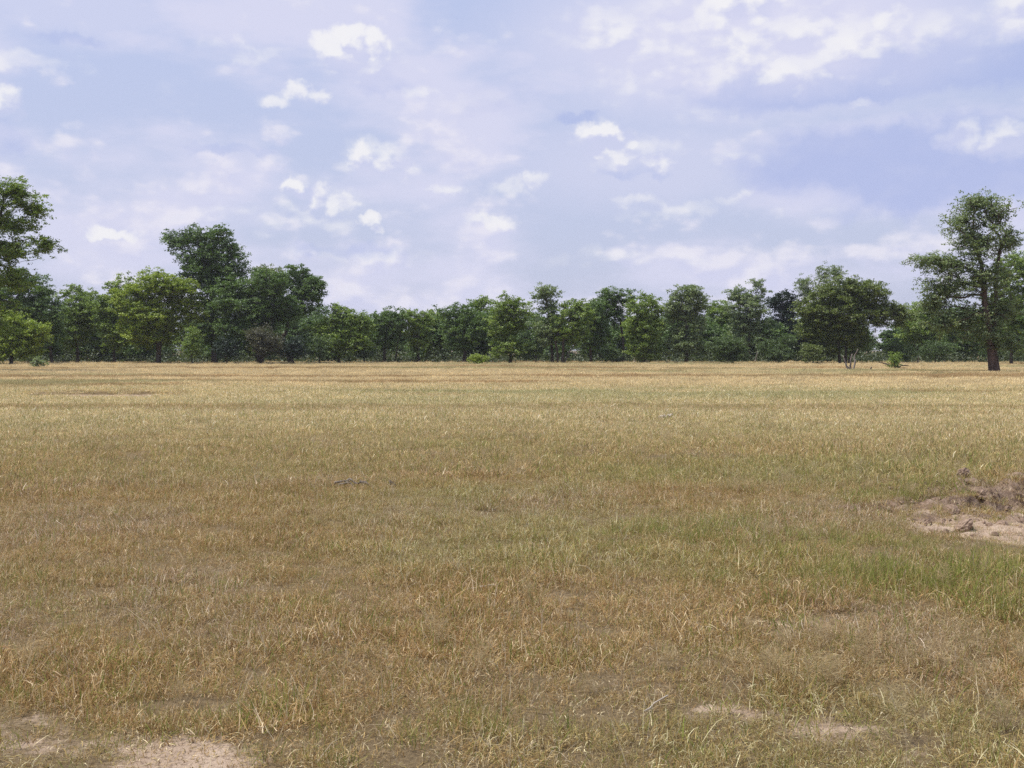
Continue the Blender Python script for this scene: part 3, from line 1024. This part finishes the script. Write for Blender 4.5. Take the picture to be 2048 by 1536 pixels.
WOODG = 'trees along the edge of the wood'
SHRUBG = 'shrubs along the edge of the wood'
T = [
    # base px, distance, colour, lobes, label, options
    (-60, 84, 'mid', [(-30, 400, 90, 56), (40, 385, 50, 38), (70, 420, 44, 40), (20, 450, 70, 34), (95, 492, 44, 22), (10, 500, 90, 36), (-50, 540, 110, 60), (30, 560, 50, 34), (-50, 640, 100, 60)],
     'tall airy tree leaning in at the left edge with sky showing through its branches', dict(stems_px=[[(-60, 743), (-55, 640), (-30, 560), (-10, 470), (10, 420)]], base_r=.24, clump=.34, per=56, leaf=.088, gap=.5, dens=1.15, flat=.7, shell=.0)),
    (105, 128, 'dark', [(45, 590, 70, 52), (90, 620, 50, 50), (60, 670, 75, 45)], 'dark dense tree below the airy tree at the left edge', dict(gap=.12)),
    (22, 118, 'bright', [(10, 640, 50, 28), (50, 665, 48, 30), (20, 690, 75, 34), (80, 660, 28, 24)], 'low bright green tree in front of the dark leftmost tree', dict(gap=.2, flat=.9)),
    (155, 136, 'mid', [(155, 600, 42, 34), (180, 630, 38, 40), (140, 660, 50, 45)], 'mid green tree with a dark stem between leftmost dark tree and yellow green one', dict(gap=.15)),
    (229, 134, 'mid', [(232, 580, 26, 26), (222, 620, 36, 40), (235, 665, 38, 40)], 'slim tree with a single dark trunk just left of the yellow green tree', dict(gap=.2)),
    (315, 130, 'bright', [(310, 572, 70, 36), (360, 590, 48, 38), (262, 600, 52, 38), (310, 630, 80, 36), (385, 625, 26, 30), (300, 665, 70, 30)],
     'broad yellow green tree with a forked dark trunk left of the tallest tree', dict(stems_px=[[(315, 727), (316, 690), (300, 650), (285, 610)], [(317, 727), (322, 690), (340, 640), (350, 600)]], gap=.22, flat=1.0, base_r=.2)),
    (430, 134, 'dark', [(352, 484, 24, 26), (392, 482, 42, 28), (438, 488, 42, 34), (472, 518, 24, 34), (405, 520, 62, 26), (400, 552, 44, 28), (445, 552, 58, 34), (436, 600, 48, 44), (425, 650, 34, 45)],
     'tallest dark tree rising above the left part of the wood', dict(stems_px=[[(430, 726), (428, 660), (426, 580), (410, 525), (405, 495)]], gap=.24, base_r=.3, clump=.6, dens=1.15)),
    (520, 128, 'dark', [(470, 585, 52, 34), (530, 570, 55, 34), (500, 615, 80, 34), (560, 620, 55, 34), (500, 655, 70, 36)],
     'broad dark tree with layered branches beside the tallest tree', dict(stems_px=[[(520, 728), (515, 690), (503, 645), (490, 600)], [(522, 728), (530, 690), (545, 640), (550, 600)]], gap=.2, flat=1.1, base_r=.22)),
    (582, 132, 'dark', [(595, 556, 40, 30), (622, 580, 34, 38), (590, 605, 48, 38), (632, 570, 24, 16)], 'dark tree with ragged right edge at the end of the tall left group', dict(stems_px=[[(575, 727), (568, 680), (580, 630), (598, 580)]], gap=.25, base_r=.22)),
    (540, 150, 'olive', [(535, 553, 40, 24), (530, 590, 45, 35)], 'olive treetop showing between the layered dark tree and its ragged neighbour', dict(gap=.2)),
    (678, 131, 'mid', [(690, 634, 38, 26), (655, 660, 36, 28), (718, 655, 32, 30), (690, 685, 58, 28)], 'lone rounded green tree standing just right of the tall left group', dict(gap=.18, flat=.9)),
    (768, 138, 'dark', [(778, 640, 40, 26), (765, 672, 34, 34)], 'dark flat topped tree with a straight bare stem left of centre', dict(gap=.18)),
    (838, 140, 'mid', [(812, 640, 34, 24), (835, 668, 36, 38), (852, 640, 18, 16)], 'mid green tree with two dark stems right of the flat topped tree', dict(stems_px=[[(838, 726), (836, 680), (820, 645)], [(790, 726), (795, 690), (805, 655)]], gap=.18)),
    (868, 146, 'mid', [(868, 650, 28, 28), (870, 690, 34, 28)], 'small pale green tree in the dip of the treeline left of centre', dict(gap=.2)),
    (928, 134, 'dark', [(915, 632, 38, 25), (945, 640, 38, 30), (925, 672, 46, 36)], 'dark rounded tree with a thick stem at the centre of the wood', dict(gap=.15, base_r=.2)),
    (962, 150, 'mid', [(962, 612, 30, 18), (960, 650, 40, 36)], 'treetop with a spiky outline behind the dark rounded centre tree', dict(gap=.22)),
    (1021, 131, 'mid', [(1015, 612, 36, 24), (1038, 632, 34, 28), (1010, 650, 44, 34), (1018, 692, 46, 26)], 'spreading green tree with a thin stem right of the centre', dict(gap=.18, flat=.9)),
    (1105, 130, 'grey', [(1090, 590, 30, 23), (1097, 622, 26, 20), (1092, 665, 34, 34)], 'slender tree with a small round pale top above its neighbours', dict(stems_px=[[(1105, 727), (1103, 690), (1098, 640), (1092, 600)]], gap=.22)),
    (1124, 129, 'mid', [(1148, 622, 36, 26), (1140, 660, 42, 38)], 'green tree with a leaning double stem right of the slender pale topped tree', dict(stems_px=[[(1124, 728), (1126, 690), (1140, 640)], [(1116, 728), (1112, 690), (1120, 650)]], gap=.15)),
    (1182, 136, 'dark', [(1188, 625, 36, 30), (1182, 672, 42, 38)], 'dark dense tree left of the umbrella shaped crown', dict(gap=.12)),
    (1247, 138, 'dark', [(1222, 590, 34, 16), (1255, 596, 26, 16), (1205, 610, 36, 18), (1235, 630, 26, 28)], 'umbrella crowned tree with a bare dark trunk and sky under its canopy', dict(stems_px=[[(1247, 726), (1246, 680), (1238, 630), (1228, 600)]], gap=.2, flat=1.1)),
    (1288, 131, 'mid', [(1290, 616, 42, 28), (1288, 655, 46, 38), (1288, 696, 44, 24)], 'bushy light green tree leafy down to the ground beside the umbrella crowned tree', dict(gap=.12)),
    (1373, 131, 'grey', [(1370, 592, 34, 26), (1390, 606, 28, 28), (1350, 612, 24, 28), (1372, 645, 44, 38), (1370, 690, 44, 28)], 'tall bushy tree with spiky twigs along its top right of centre', dict(gap=.16, base_r=.2)),
    (1436, 160, 'mid', [(1436, 625, 40, 28), (1430, 665, 45, 36)], 'hazy mid green tree farther back between the spiky tree and the two headed one', dict(gap=.15)),
    (1498, 146, 'grey', [(1466, 590, 24, 18), (1488, 594, 18, 14), (1518, 580, 17, 20), (1490, 622, 46, 30), (1500, 665, 48, 36)], 'two headed tree with rounded knobs of leaves above a dark gap', dict(gap=.18)),
    (1577, 152, 'deep_shade', [(1565, 605, 38, 24), (1575, 650, 46, 44), (1590, 690, 40, 30)], 'very dark tree in shade left of the wide umbrella tree', dict(gap=.06)),
    (1652, 150, 'grey', [(1658, 546, 34, 16), (1612, 568, 24, 18), (1640, 590, 50, 30)], 'thin wispy treetop showing above the wide umbrella tree', dict(gap=.35, leaf=.10)),
    (1688, 128, 'olive', [(1680, 586, 66, 34), (1730, 592, 55, 36), (1632, 620, 48, 42), (1690, 630, 85, 34), (1770, 628, 44, 30), (1632, 662, 46, 32), (1800, 640, 24, 18), (1690, 672, 50, 22), (1645, 696, 36, 22), (1715, 690, 24, 24)],
     'wide olive green umbrella tree on several dark stems', dict(stems_px=[[(1680, 729), (1676, 690), (1664, 650), (1650, 620)], [(1690, 729), (1692, 690), (1700, 640), (1705, 600)], [(1697, 729), (1708, 690), (1730, 645), (1750, 620)]], gap=.12, base_r=.17, flat=.8)),
    (1832, 145, 'mid', [(1838, 625, 34, 24), (1830, 660, 46, 36), (1870, 670, 40, 34)], 'mid green tree between the wide umbrella tree and the tall right tree', dict(gap=.16)),
    (1988, 79, 'grey', [(1950, 408, 58, 30), (1985, 430, 50, 44), (1920, 440, 50, 34), (1950, 485, 88, 48), (2015, 480, 34, 40), (1890, 530, 70, 34), (1852, 520, 50, 18), (1960, 555, 80, 56), (1885, 580, 74, 42), (1862, 612, 50, 30), (1925, 640, 84, 46),
                        (2000, 620, 56, 60), (1880, 650, 50, 28), (1985, 676, 62, 30), (2020, 690, 40, 24)],
     'tall open tree on a thick red brown trunk standing alone in front at right', dict(stems_px=[[(1988, 745), (1983, 710), (1972, 650), (1966, 590), (1958, 530), (1945, 480), (1942, 440)], [(1994, 745), (1991, 700), (1990, 640), (1988, 560), (1998, 490)]],
                                                                         base_r=.25, clump=.33, per=48, leaf=.074, gap=.44, dens=1.25, flat=.6, bark='red', depth=.8, shell=.0)),
    (2022, 122, 'mid', [(2030, 540, 50, 40), (2020, 610, 60, 50), (2050, 670, 50, 45)], 'green tree behind the trunk of the tall right tree at the frame edge', dict(gap=.12)),
    (2120, 118, 'dark', [(2110, 560, 60, 60), (2110, 650, 70, 60)], 'dark tree just past the right edge beside the green one', dict(gap=.12)),
    (1930, 140, 'dark', [(1930, 650, 50, 36), (1925, 690, 50, 28)], 'dark tree seen low through the branches of the tall right tree', dict(gap=.12)),
]
for s, (bx, d, lm, lobes, label, o) in enumerate(T):
    o = dict(o)
    bk = BARK_RED if o.pop('bark', None) else BARK
    make_tree(100 + s, 'savanna_tree', label, 'tree', WOODG, bx, d, lobes, lm, bark=bk, **o)

S = [
    (525, 122, 'dry', [(520, 668, 32, 18), (535, 690, 40, 26)], 'grey brown half dry shrub under the layered dark tree', 'shrub'),
    (590, 124, 'deep_shade', [(585, 695, 36, 26)], 'dark thicket shrub under the ragged tree of the left group', 'shrub'),
    (455, 124, 'deep_shade', [(455, 695, 34, 26)], 'dark thicket shrub at the foot of the tallest tree', 'shrub'),
    (385, 126, 'mid', [(382, 695, 26, 26), (390, 672, 16, 20)], 'bright green shrub in the gap between the yellow green tree and the tallest tree', 'shrub'),
    (640, 126, 'shade', [(640, 695, 34, 22)], 'light green shrub left of the lone rounded tree', 'shrub'),
    (75, 100, 'grey', [(72, 726, 17, 10)], 'small pale green bush standing out in the grass at left', 'bush'),
    (960, 122, 'bright', [(955, 718, 26, 9)], 'low yellow green bush at the foot of the centre trees', 'bush'),
    (1455, 125, 'shade', [(1455, 690, 44, 22), (1460, 708, 40, 20)], 'rounded green shrub in front of the two headed tree', 'shrub'),
    (1553, 127, 'shade', [(1540, 692, 30, 20), (1576, 682, 18, 16), (1560, 708, 34, 16)], 'pale green sapling shrub in front of the very dark tree', 'shrub'),
    (1625, 126, 'olive', [(1620, 705, 30, 20)], 'olive shrub below the left edge of the wide umbrella tree', 'shrub'),
    (1800, 128, 'shade', [(1800, 700, 34, 22)], 'green shrub below the right edge of the wide umbrella tree', 'shrub'),
    (1870, 130, 'shade', [(1868, 700, 38, 20)], 'broad green shrub left of the tall right tree', 'shrub'),
    (1225, 130, 'shade', [(1222, 705, 26, 18)], 'small green shrub left of the bare umbrella tree trunk', 'shrub'),
    (1070, 130, 'shade', [(1068, 700, 28, 22)], 'green shrub between the spreading tree and the slender one', 'shrub'),
    (730, 132, 'shade', [(728, 705, 24, 16)], 'low green shrub between the lone rounded tree and the flat topped tree', 'shrub'),
]
for s, (bx, d, lm, lobes, label, cat) in enumerate(S):
    small = cat == 'bush'
    make_tree(300 + s, cat if small else 'savanna_shrub', label, cat, SHRUBG if not small else None, bx, d, lobes, lm, base_r=.06,
              clump=.3 if small else .42, per=60, leaf=.075 if small else .095, gap=.08, dens=1.2,
              stems_px=[[(bx, EYE * F / d + HOR), (bx, EYE * F / d + HOR - 8)]] if small else None)

# the wood behind the edge: one mass of trees, none of which can be told from the next
rg = np.random.default_rng(77)
templates = []
for kx in range(5):
    lb = [(rg.normal(0, .5), rg.normal(0, .5), 4.6 + rg.normal(0, .3), 1.9, 1.8, 1.2), (rg.normal(0, .9), rg.normal(0, .9), 3.0, 2.2, 2.1, 1.3), (rg.normal(0, 1), rg.normal(0, 1), 1.5, 2.0, 2.0, 1.0)]
    templates.append(grow(lb, [[(0, 0, 0), (.1, .1, 1.3), (.2, -.1, 2.6), (.1, .2, 4.2)]], rg, .15, clump=.6, per=70, gap=.1))
BV, BQ, LV, LQ, LS = [], [], [], [], []
ob_, ol_ = 0, 0
for kx in range(210):
    d = 146 + 70 * rg.random() ** 1.3
    px = rg.uniform(-420, 2460)
    if abs(px - 1755) < 10:
        continue
    x = (px - 1024) / F * d
    segs, Lp, sp_ = templates[rg.integers(5)]
    hgt = (6.3 if d < 165 else 6.9) * rg.uniform(.9, 1.06) / 5.9
    if 480 < px < 640 or px < 300 or px > 1850:
        hgt *= 1.2
    if abs(px - 1755) < 40:
        hgt *= .72
    a = rg.random() * 6.28
    M = np.array([[math.cos(a), -math.sin(a), 0], [math.sin(a), math.cos(a), 0], [0, 0, 1]])
    o = np.array([x, d, hz(x, d) - .05])
    V, Q = tubes([(M @ p0 * hgt + o, M @ p1 * hgt + o, r0, r1) for p0, p1, r0, r1 in segs], 5)
    BV.append(V)
    BQ.append(Q + ob_)
    ob_ += len(V)
    V, Q = leaf_cards((Lp @ M.T) * hgt + o, .17, rg, .5)
    LV.append(V)
    LQ.append(Q + ol_)
    LS.append(np.repeat(sp_, 4))
    ol_ += len(V)
BV, BQ, LV, LQ, LS = map(np.concatenate, (BV, BQ, LV, LQ, LS))
wood = mesh_obj('woodland', np.concatenate([LV, BV]), [LQ, BQ + len(LV)], [LEAF['dark'], BARK], mat_idx=np.concatenate([np.zeros(len(LQ)), np.ones(len(BQ))]),
                attrs={'spray': np.concatenate([LS * .8, np.zeros(len(BV))])})
tag(wood, 'dark depths of the wood seen between and behind the edge trees', 'woodland', kind='stuff')

# undergrowth that closes the foot of the wood
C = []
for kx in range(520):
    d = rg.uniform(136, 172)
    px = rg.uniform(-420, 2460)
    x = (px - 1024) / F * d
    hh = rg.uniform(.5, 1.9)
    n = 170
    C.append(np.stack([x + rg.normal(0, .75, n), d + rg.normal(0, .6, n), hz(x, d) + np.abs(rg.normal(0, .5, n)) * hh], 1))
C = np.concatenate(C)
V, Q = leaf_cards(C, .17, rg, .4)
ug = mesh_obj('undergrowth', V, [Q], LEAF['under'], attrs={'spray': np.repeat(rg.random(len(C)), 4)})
tag(ug, 'low tangle of leafy undergrowth along the foot of the wood', 'undergrowth', kind='stuff')


# ------------------------------------------------------------------ dead wood and small things in the field
def limb(path, r0, r1, rg, sub=4, wob=0.03):
    """a crooked tapered stick along a path of 3-D points"""
    P_ = []
    for a_, b_ in zip(path[:-1], path[1:]):
        for s in range(sub):
            P_.append(np.array(a_) + (np.array(b_) - np.array(a_)) * s / sub)
    P_.append(np.array(path[-1], float))
    P_ = np.array(P_, float)
    P_[1:-1] += rg.normal(0, wob, (len(P_) - 2, 3))
    rr = np.linspace(r0, r1, len(P_)) * rg.uniform(.85, 1.15, len(P_))
    return [(P_[i_], P_[i_ + 1], rr[i_], rr[i_ + 1]) for i_ in range(len(P_) - 1)]


def ring_mesh(limbs, sides=8):
    """each limb as one closed tube with end caps"""
    V, Q, Tn, off = [], [], [], 0
    for sg in limbs:
        P_ = np.array([sg[0][0]] + [s[1] for s in sg])
        rr = np.array([sg[0][2]] + [s[3] for s in sg])
        n = len(P_)
        dr = np.gradient(P_, axis=0)
        dr /= np.linalg.norm(dr, axis=1)[:, None]
        ref = np.array([0.3, 0.9, 0.2])
        u = np.cross(dr, ref)
        u /= np.linalg.norm(u, axis=1)[:, None]
        v = np.cross(dr, u)
        for i_ in range(n):
            for kx in range(sides):
                a = 2 * math.pi * kx / sides
                V.append(P_[i_] + (u[i_] * math.cos(a) + v[i_] * math.sin(a)) * rr[i_] * (1 + .18 * math.sin(3 * a + i_)))
        for i_ in range(n - 1):
            for kx in range(sides):
                k2 = (kx + 1) % sides
                Q.append([off + i_ * sides + kx, off + i_ * sides + k2, off + (i_ + 1) * sides + k2, off + (i_ + 1) * sides + kx])
        V += [P_[0], P_[-1]]
        c0, c1 = off + n * sides, off + n * sides + 1
        for kx in range(sides):
            k2 = (kx + 1) % sides
            Tn.append([c0, off + k2, off + kx])
            Tn.append([c1, off + (n - 1) * sides + kx, off + (n - 1) * sides + k2])
        off += n * sides + 2
    return np.array(V), [np.array(Q), np.array(Tn)]


def wood_thing(name, label, cat, px, py, limbs_px, mat, seed, group=None, wob=0.02):
    """limbs in photo pixels about a base pixel at its true distance: ([(px, py, depth_m)...], r0_m, r1_m)"""
    rgw = np.random.default_rng(seed)
    x0, d = gxy(px, py)
    z0 = hz(x0, d)
    L = []
    for pts_, r0, r1 in limbs_px:
        L.append(limb([((p[0] - px) / F * d, p[2], max(-.06, (py - p[1]) / F * d)) for p in pts_], r0, r1, rgw, wob=wob))
    V, fl = ring_mesh(L)
    o = mesh_obj(name, V, fl, mat, smooth=True)
    o.location = (x0, d, z0 + (.025 if d < 40 else 0))       # sticks lie on the grass, not on the soil
    return tag(o, label, cat, group)


wood_thing('dead_stump', 'cluster of grey weathered dead stems standing in the grass before the umbrella tree', 'stump', 1703, 741,
           [([(1698, 743, 0), (1691, 724, .1), (1687, 712, .1)], .07, .04), ([(1703, 743, .1), (1701, 722, .05), (1705, 708, .05)], .09, .04),
            ([(1706, 743, -.1), (1710, 725, -.1), (1708, 716, 0), (1715, 698, -.1)], .09, .03), ([(1700, 742, -.2), (1692, 732, -.3)], .07, .03)], DEAD, 1)
wood_thing('dead_branch', 'dark fallen branch with two arms spread beside the sprouting stump', 'branch', 1788, 738,
           [([(1792, 739, 0), (1780, 730, .2), (1761, 724, .5)], .09, .03), ([(1792, 738, .1), (1806, 731, .3), (1822, 732, .5)], .08, .03), ([(1790, 741, 0), (1794, 733, 0), (1798, 722, .1)], .13, .05)], DEAD_DARK, 2)
make_tree(401, 'sprouting_shrub', 'upright green shoots sprouting from the dark fallen branch', 'shrub', None, 1791, dist_of(739), [(1790, 715, 15, 15), (1788, 726, 13, 8)], 'mid', base_r=.05, clump=.22, per=46, leaf=.055, gap=.1, dens=1.4,
          stems_px=[[(1791, 739), (1790, 728)]])
wood_thing('dead_branch', 'thin dark broken stick leaning up between the sprouting branch and tall right tree', 'branch', 1836, 731,
           [([(1834, 732, 0), (1836, 724, 0), (1839, 714, .2)], .06, .03), ([(1836, 726, 0), (1833, 718, .2)], .03, .02)], DEAD_DARK, 3)
wood_thing('stake', 'short dark stub of wood right of the grey dead stems', 'stub', 1742, 742, [([(1742, 743, 0), (1741, 737, 0), (1743, 734, 0)], .05, .04)], DEAD_DARK, 4)
wood_thing('fallen_log', 'grey fallen log lying at the wood edge left of the tall right tree', 'log', 1880, 725, [([(1866, 725, 0), (1880, 722, .4), (1895, 723, .9)], .12, .07), ([(1872, 724, .2), (1868, 720, .2)], .05, .02)], DEAD, 5)
wood_thing('broken_stump', 'small whitish broken stump at the foot of the light green bushy tree', 'stump', 1270, 727, [([(1270, 728, 0), (1269, 720, 0), (1271, 713, 0)], .17, .06)], DEAD_PALE, 6)
wood_thing('dead_branch', 'pale grey dead branches leaning across the foot of the double stemmed tree', 'branch', 1135, 727.5,
           [([(1128, 728, -.5), (1136, 705, -.6), (1160, 676, -.4)], .10, .03), ([(1142, 692, -.6), (1152, 686, -.5), (1164, 681, -.4)], .06, .02), ([(1128, 717, -.5), (1136, 714, -.7), (1140, 702, -.7)], .06, .03)], DEAD, 7)
wood_thing('broken_stump', 'thin pale slanting stump between the round green shrub and the sapling shrub', 'stump', 1512, 727, [([(1511, 728, 0), (1512, 715, 0), (1516, 702, .1)], .09, .05)], DEAD, 8)
wood_thing('fallen_branch', 'grey twiggy fallen branch half hidden in the middle of the field', 'branch', 690, 976,
           [([(650, 979, .1), (668, 973, .1), (695, 968, .15), (715, 973, .1)], .016, .008), ([(672, 977, 0), (690, 970, .05), (708, 978, 0)], .012, .006), ([(686, 972, .1), (700, 965, .2)], .008, .004), ([(640, 980, .1), (660, 977, .1)], .010, .005)], DEAD, 9, wob=.008)
wood_thing('stick', 'grey stick with a dark end lying between the twiggy branch and the dark stick', 'stick', 733, 974, [([(719, 967, 0), (733, 971, 0), (746, 977, 0)], .016, .010)], DEAD, 10, wob=.006)
wood_thing('stick', 'short dark brown stick poking up from the grass in mid field', 'stick', 785, 976, [([(778, 969, 0), (785, 973, 0), (792, 980, 0)], .022, .018)], DEAD_DARK, 11, wob=.004)
wood_thing('stick', 'straight pale straw stick lying in the near grass below centre', 'stick', 965, 1191, [([(932, 1194, 0), (960, 1189, 0.03), (992, 1187, .06)], .009, .006)], DEAD_PALE, 12, wob=.003)
wood_thing('fallen_branch', 'pale bleached branch curving low in the grass right of centre', 'branch', 1332, 841, [([(1316, 842, 0), (1326, 836, 0), (1338, 838, 0), (1349, 842, 0)], .045, .03), ([(1338, 838, 0), (1346, 835, 0)], .03, .02)], DEAD_PALE, 13, wob=.02)
wood_thing('stick', 'slanting pale straw stem at lower right near the sand', 'stick', 1315, 1432, [([(1290, 1442, 0), (1340, 1412, .02)], .004, .003)], DEAD_PALE, 14, wob=.002)
wood_thing('fallen_log', 'dark low log lying at the edge of the field below the spreading tree', 'log', 1020, 733, [([(1008, 735, 0), (1020, 733, .2), (1032, 734, .3)], .07, .05)], DEAD_DARK, 15)


# soil clods thrown up round the hollow
def clod(seed, px, py, r, label, sq=0.7):
    import bmesh
    rgc = np.random.default_rng(seed)
    x0, d = gxy(px, py)
    bm = bmesh.new()
    bmesh.ops.create_icosphere(bm, subdivisions=4, radius=1.0)
    V = np.array([v.co[:] for v in bm.verts])
    s = seed * 7.7
    nn = fbm(V[:, 0] + s + V[:, 2] * .7, V[:, 1] + s - V[:, 2] * .9, .8, seed=seed) + .5 * fbm(V[:, 2] + s, V[:, 0] - V[:, 1], .35, seed=seed + 3)
    n3 = fbm(V[:, 0] * 3 + s, V[:, 1] * 3 + V[:, 2] * 3 - s, .9, seed=seed + 9, octv=3)
    V = V * (0.30 + .62 * nn + .62 * n3)[:, None] * np.array([1.15, .9, sq]) * r
    for v, c_ in zip(bm.verts, V):
        v.co = c_
    me = bpy.data.meshes.new('soil_clod')
    bm.to_mesh(me)
    bm.free()
    me.materials.append(m_clod)
    o = bpy.data.objects.new('soil_clod', me)
    COL.objects.link(o)
    o.location = (x0, d, hz(x0, d) + r * sq * .12)
    o.rotation_euler = (rgc.normal(0, .3), rgc.normal(0, .3), rgc.random() * 6)
    return tag(o, label, 'soil clod', 'soil clods round the eroded hollow')


rgk = np.random.default_rng(5)
BVs, BFs, o_ = [], [], 0
phi = (1 + 5 ** .5) / 2
IV = np.array([(-1, phi, 0), (1, phi, 0), (-1, -phi, 0), (1, -phi, 0), (0, -1, phi), (0, 1, phi), (0, -1, -phi), (0, 1, -phi), (phi, 0, -1), (phi, 0, 1), (-phi, 0, -1), (-phi, 0, 1)]) / 1.9
IF = np.array([(0, 11, 5), (0, 5, 1), (0, 1, 7), (0, 7, 10), (0, 10, 11), (1, 5, 9), (5, 11, 4), (11, 10, 2), (10, 7, 6), (7, 1, 8), (3, 9, 4), (3, 4, 2), (3, 2, 6), (3, 6, 8), (3, 8, 9), (4, 9, 5), (2, 4, 11), (6, 2, 10), (8, 6, 7), (9, 8, 1)])
for kx in range(420):
    x0 = rgk.uniform(3.4, 7.0)
    y0 = min(12.6, 11.6 + rgk.normal(0, .65)) if kx % 5 else rgk.uniform(9.3, 11.8)
    if float(pit_mask(np.array([x0]), np.array([y0]))[0]) < .15 and not (11.2 < y0 < 12.5 and 4.3 < x0 < 6.8):
        continue
    r = .010 + .034 * rgk.random() ** 3
    BVs.append(IV * rgk.uniform(.6, 1.2, (12, 3)) * r + np.array([x0, y0, hz(x0, y0) + r * .3]))
    BFs.append(IF + o_)
    o_ += 12
cr = mesh_obj('soil_crumbs', np.concatenate(BVs), [np.concatenate(BFs)], m_clod)
tag(cr, 'loose crumbs of brown earth strewn over the eroded hollow', 'soil crumbs', kind='stuff')
clod(1, 1930, 985, .075, 'dark brown clod perched highest on the back lip of the hollow', .9)
clod(2, 1945, 1030, .09, 'rounded earth clod in the middle of the sandy hollow')
clod(3, 1930, 1055, .11, 'large pale topped clod low in the front of the hollow', .6)
clod(4, 1880, 1004, .09, 'crumbly dark clod at the left end of the back wall of the hollow')
clod(5, 1968, 1004, .09, 'dark clod in the back wall right of the perched one')
clod(6, 1850, 1036, .07, 'low brown clod at the left rim of the hollow', .5)
clod(7, 2010, 1040, .06, 'small clod lying on pale sand at the right of the hollow', .6)
clod(8, 1905, 1020, .08, 'brown clod below the left end of the back wall')
clod(9, 2040, 994, .08, 'dark clod at the far right of the hollow rim')


# ------------------------------------------------------------------ the air over the plain
hm, t, out = material('haze')
pv = t.n('ShaderNodeVolumePrincipled')
pv.inputs['Color'].default_value = (0.88, 0.91, 1.0, 1)
pv.inputs['Density'].default_value = HAZE
pv.inputs['Anisotropy'].default_value = 0.2
t.l(pv.outputs[0], out.inputs['Volume'])
import bmesh
bm = bmesh.new()
bmesh.ops.create_cube(bm, size=1.0)
for v in bm.verts:
    v.co = (v.co.x * 10400, v.co.y * 10400, -1.6 + (v.co.z + .5) * 24)
me = bpy.data.meshes.new('haze')
bm.to_mesh(me)
bm.free()
me.materials.append(hm)
hz_ob = bpy.data.objects.new('haze', me)
COL.objects.link(hz_ob)
tag(hz_ob, 'thin bluish midday haze over the plain', 'haze', kind='stuff')
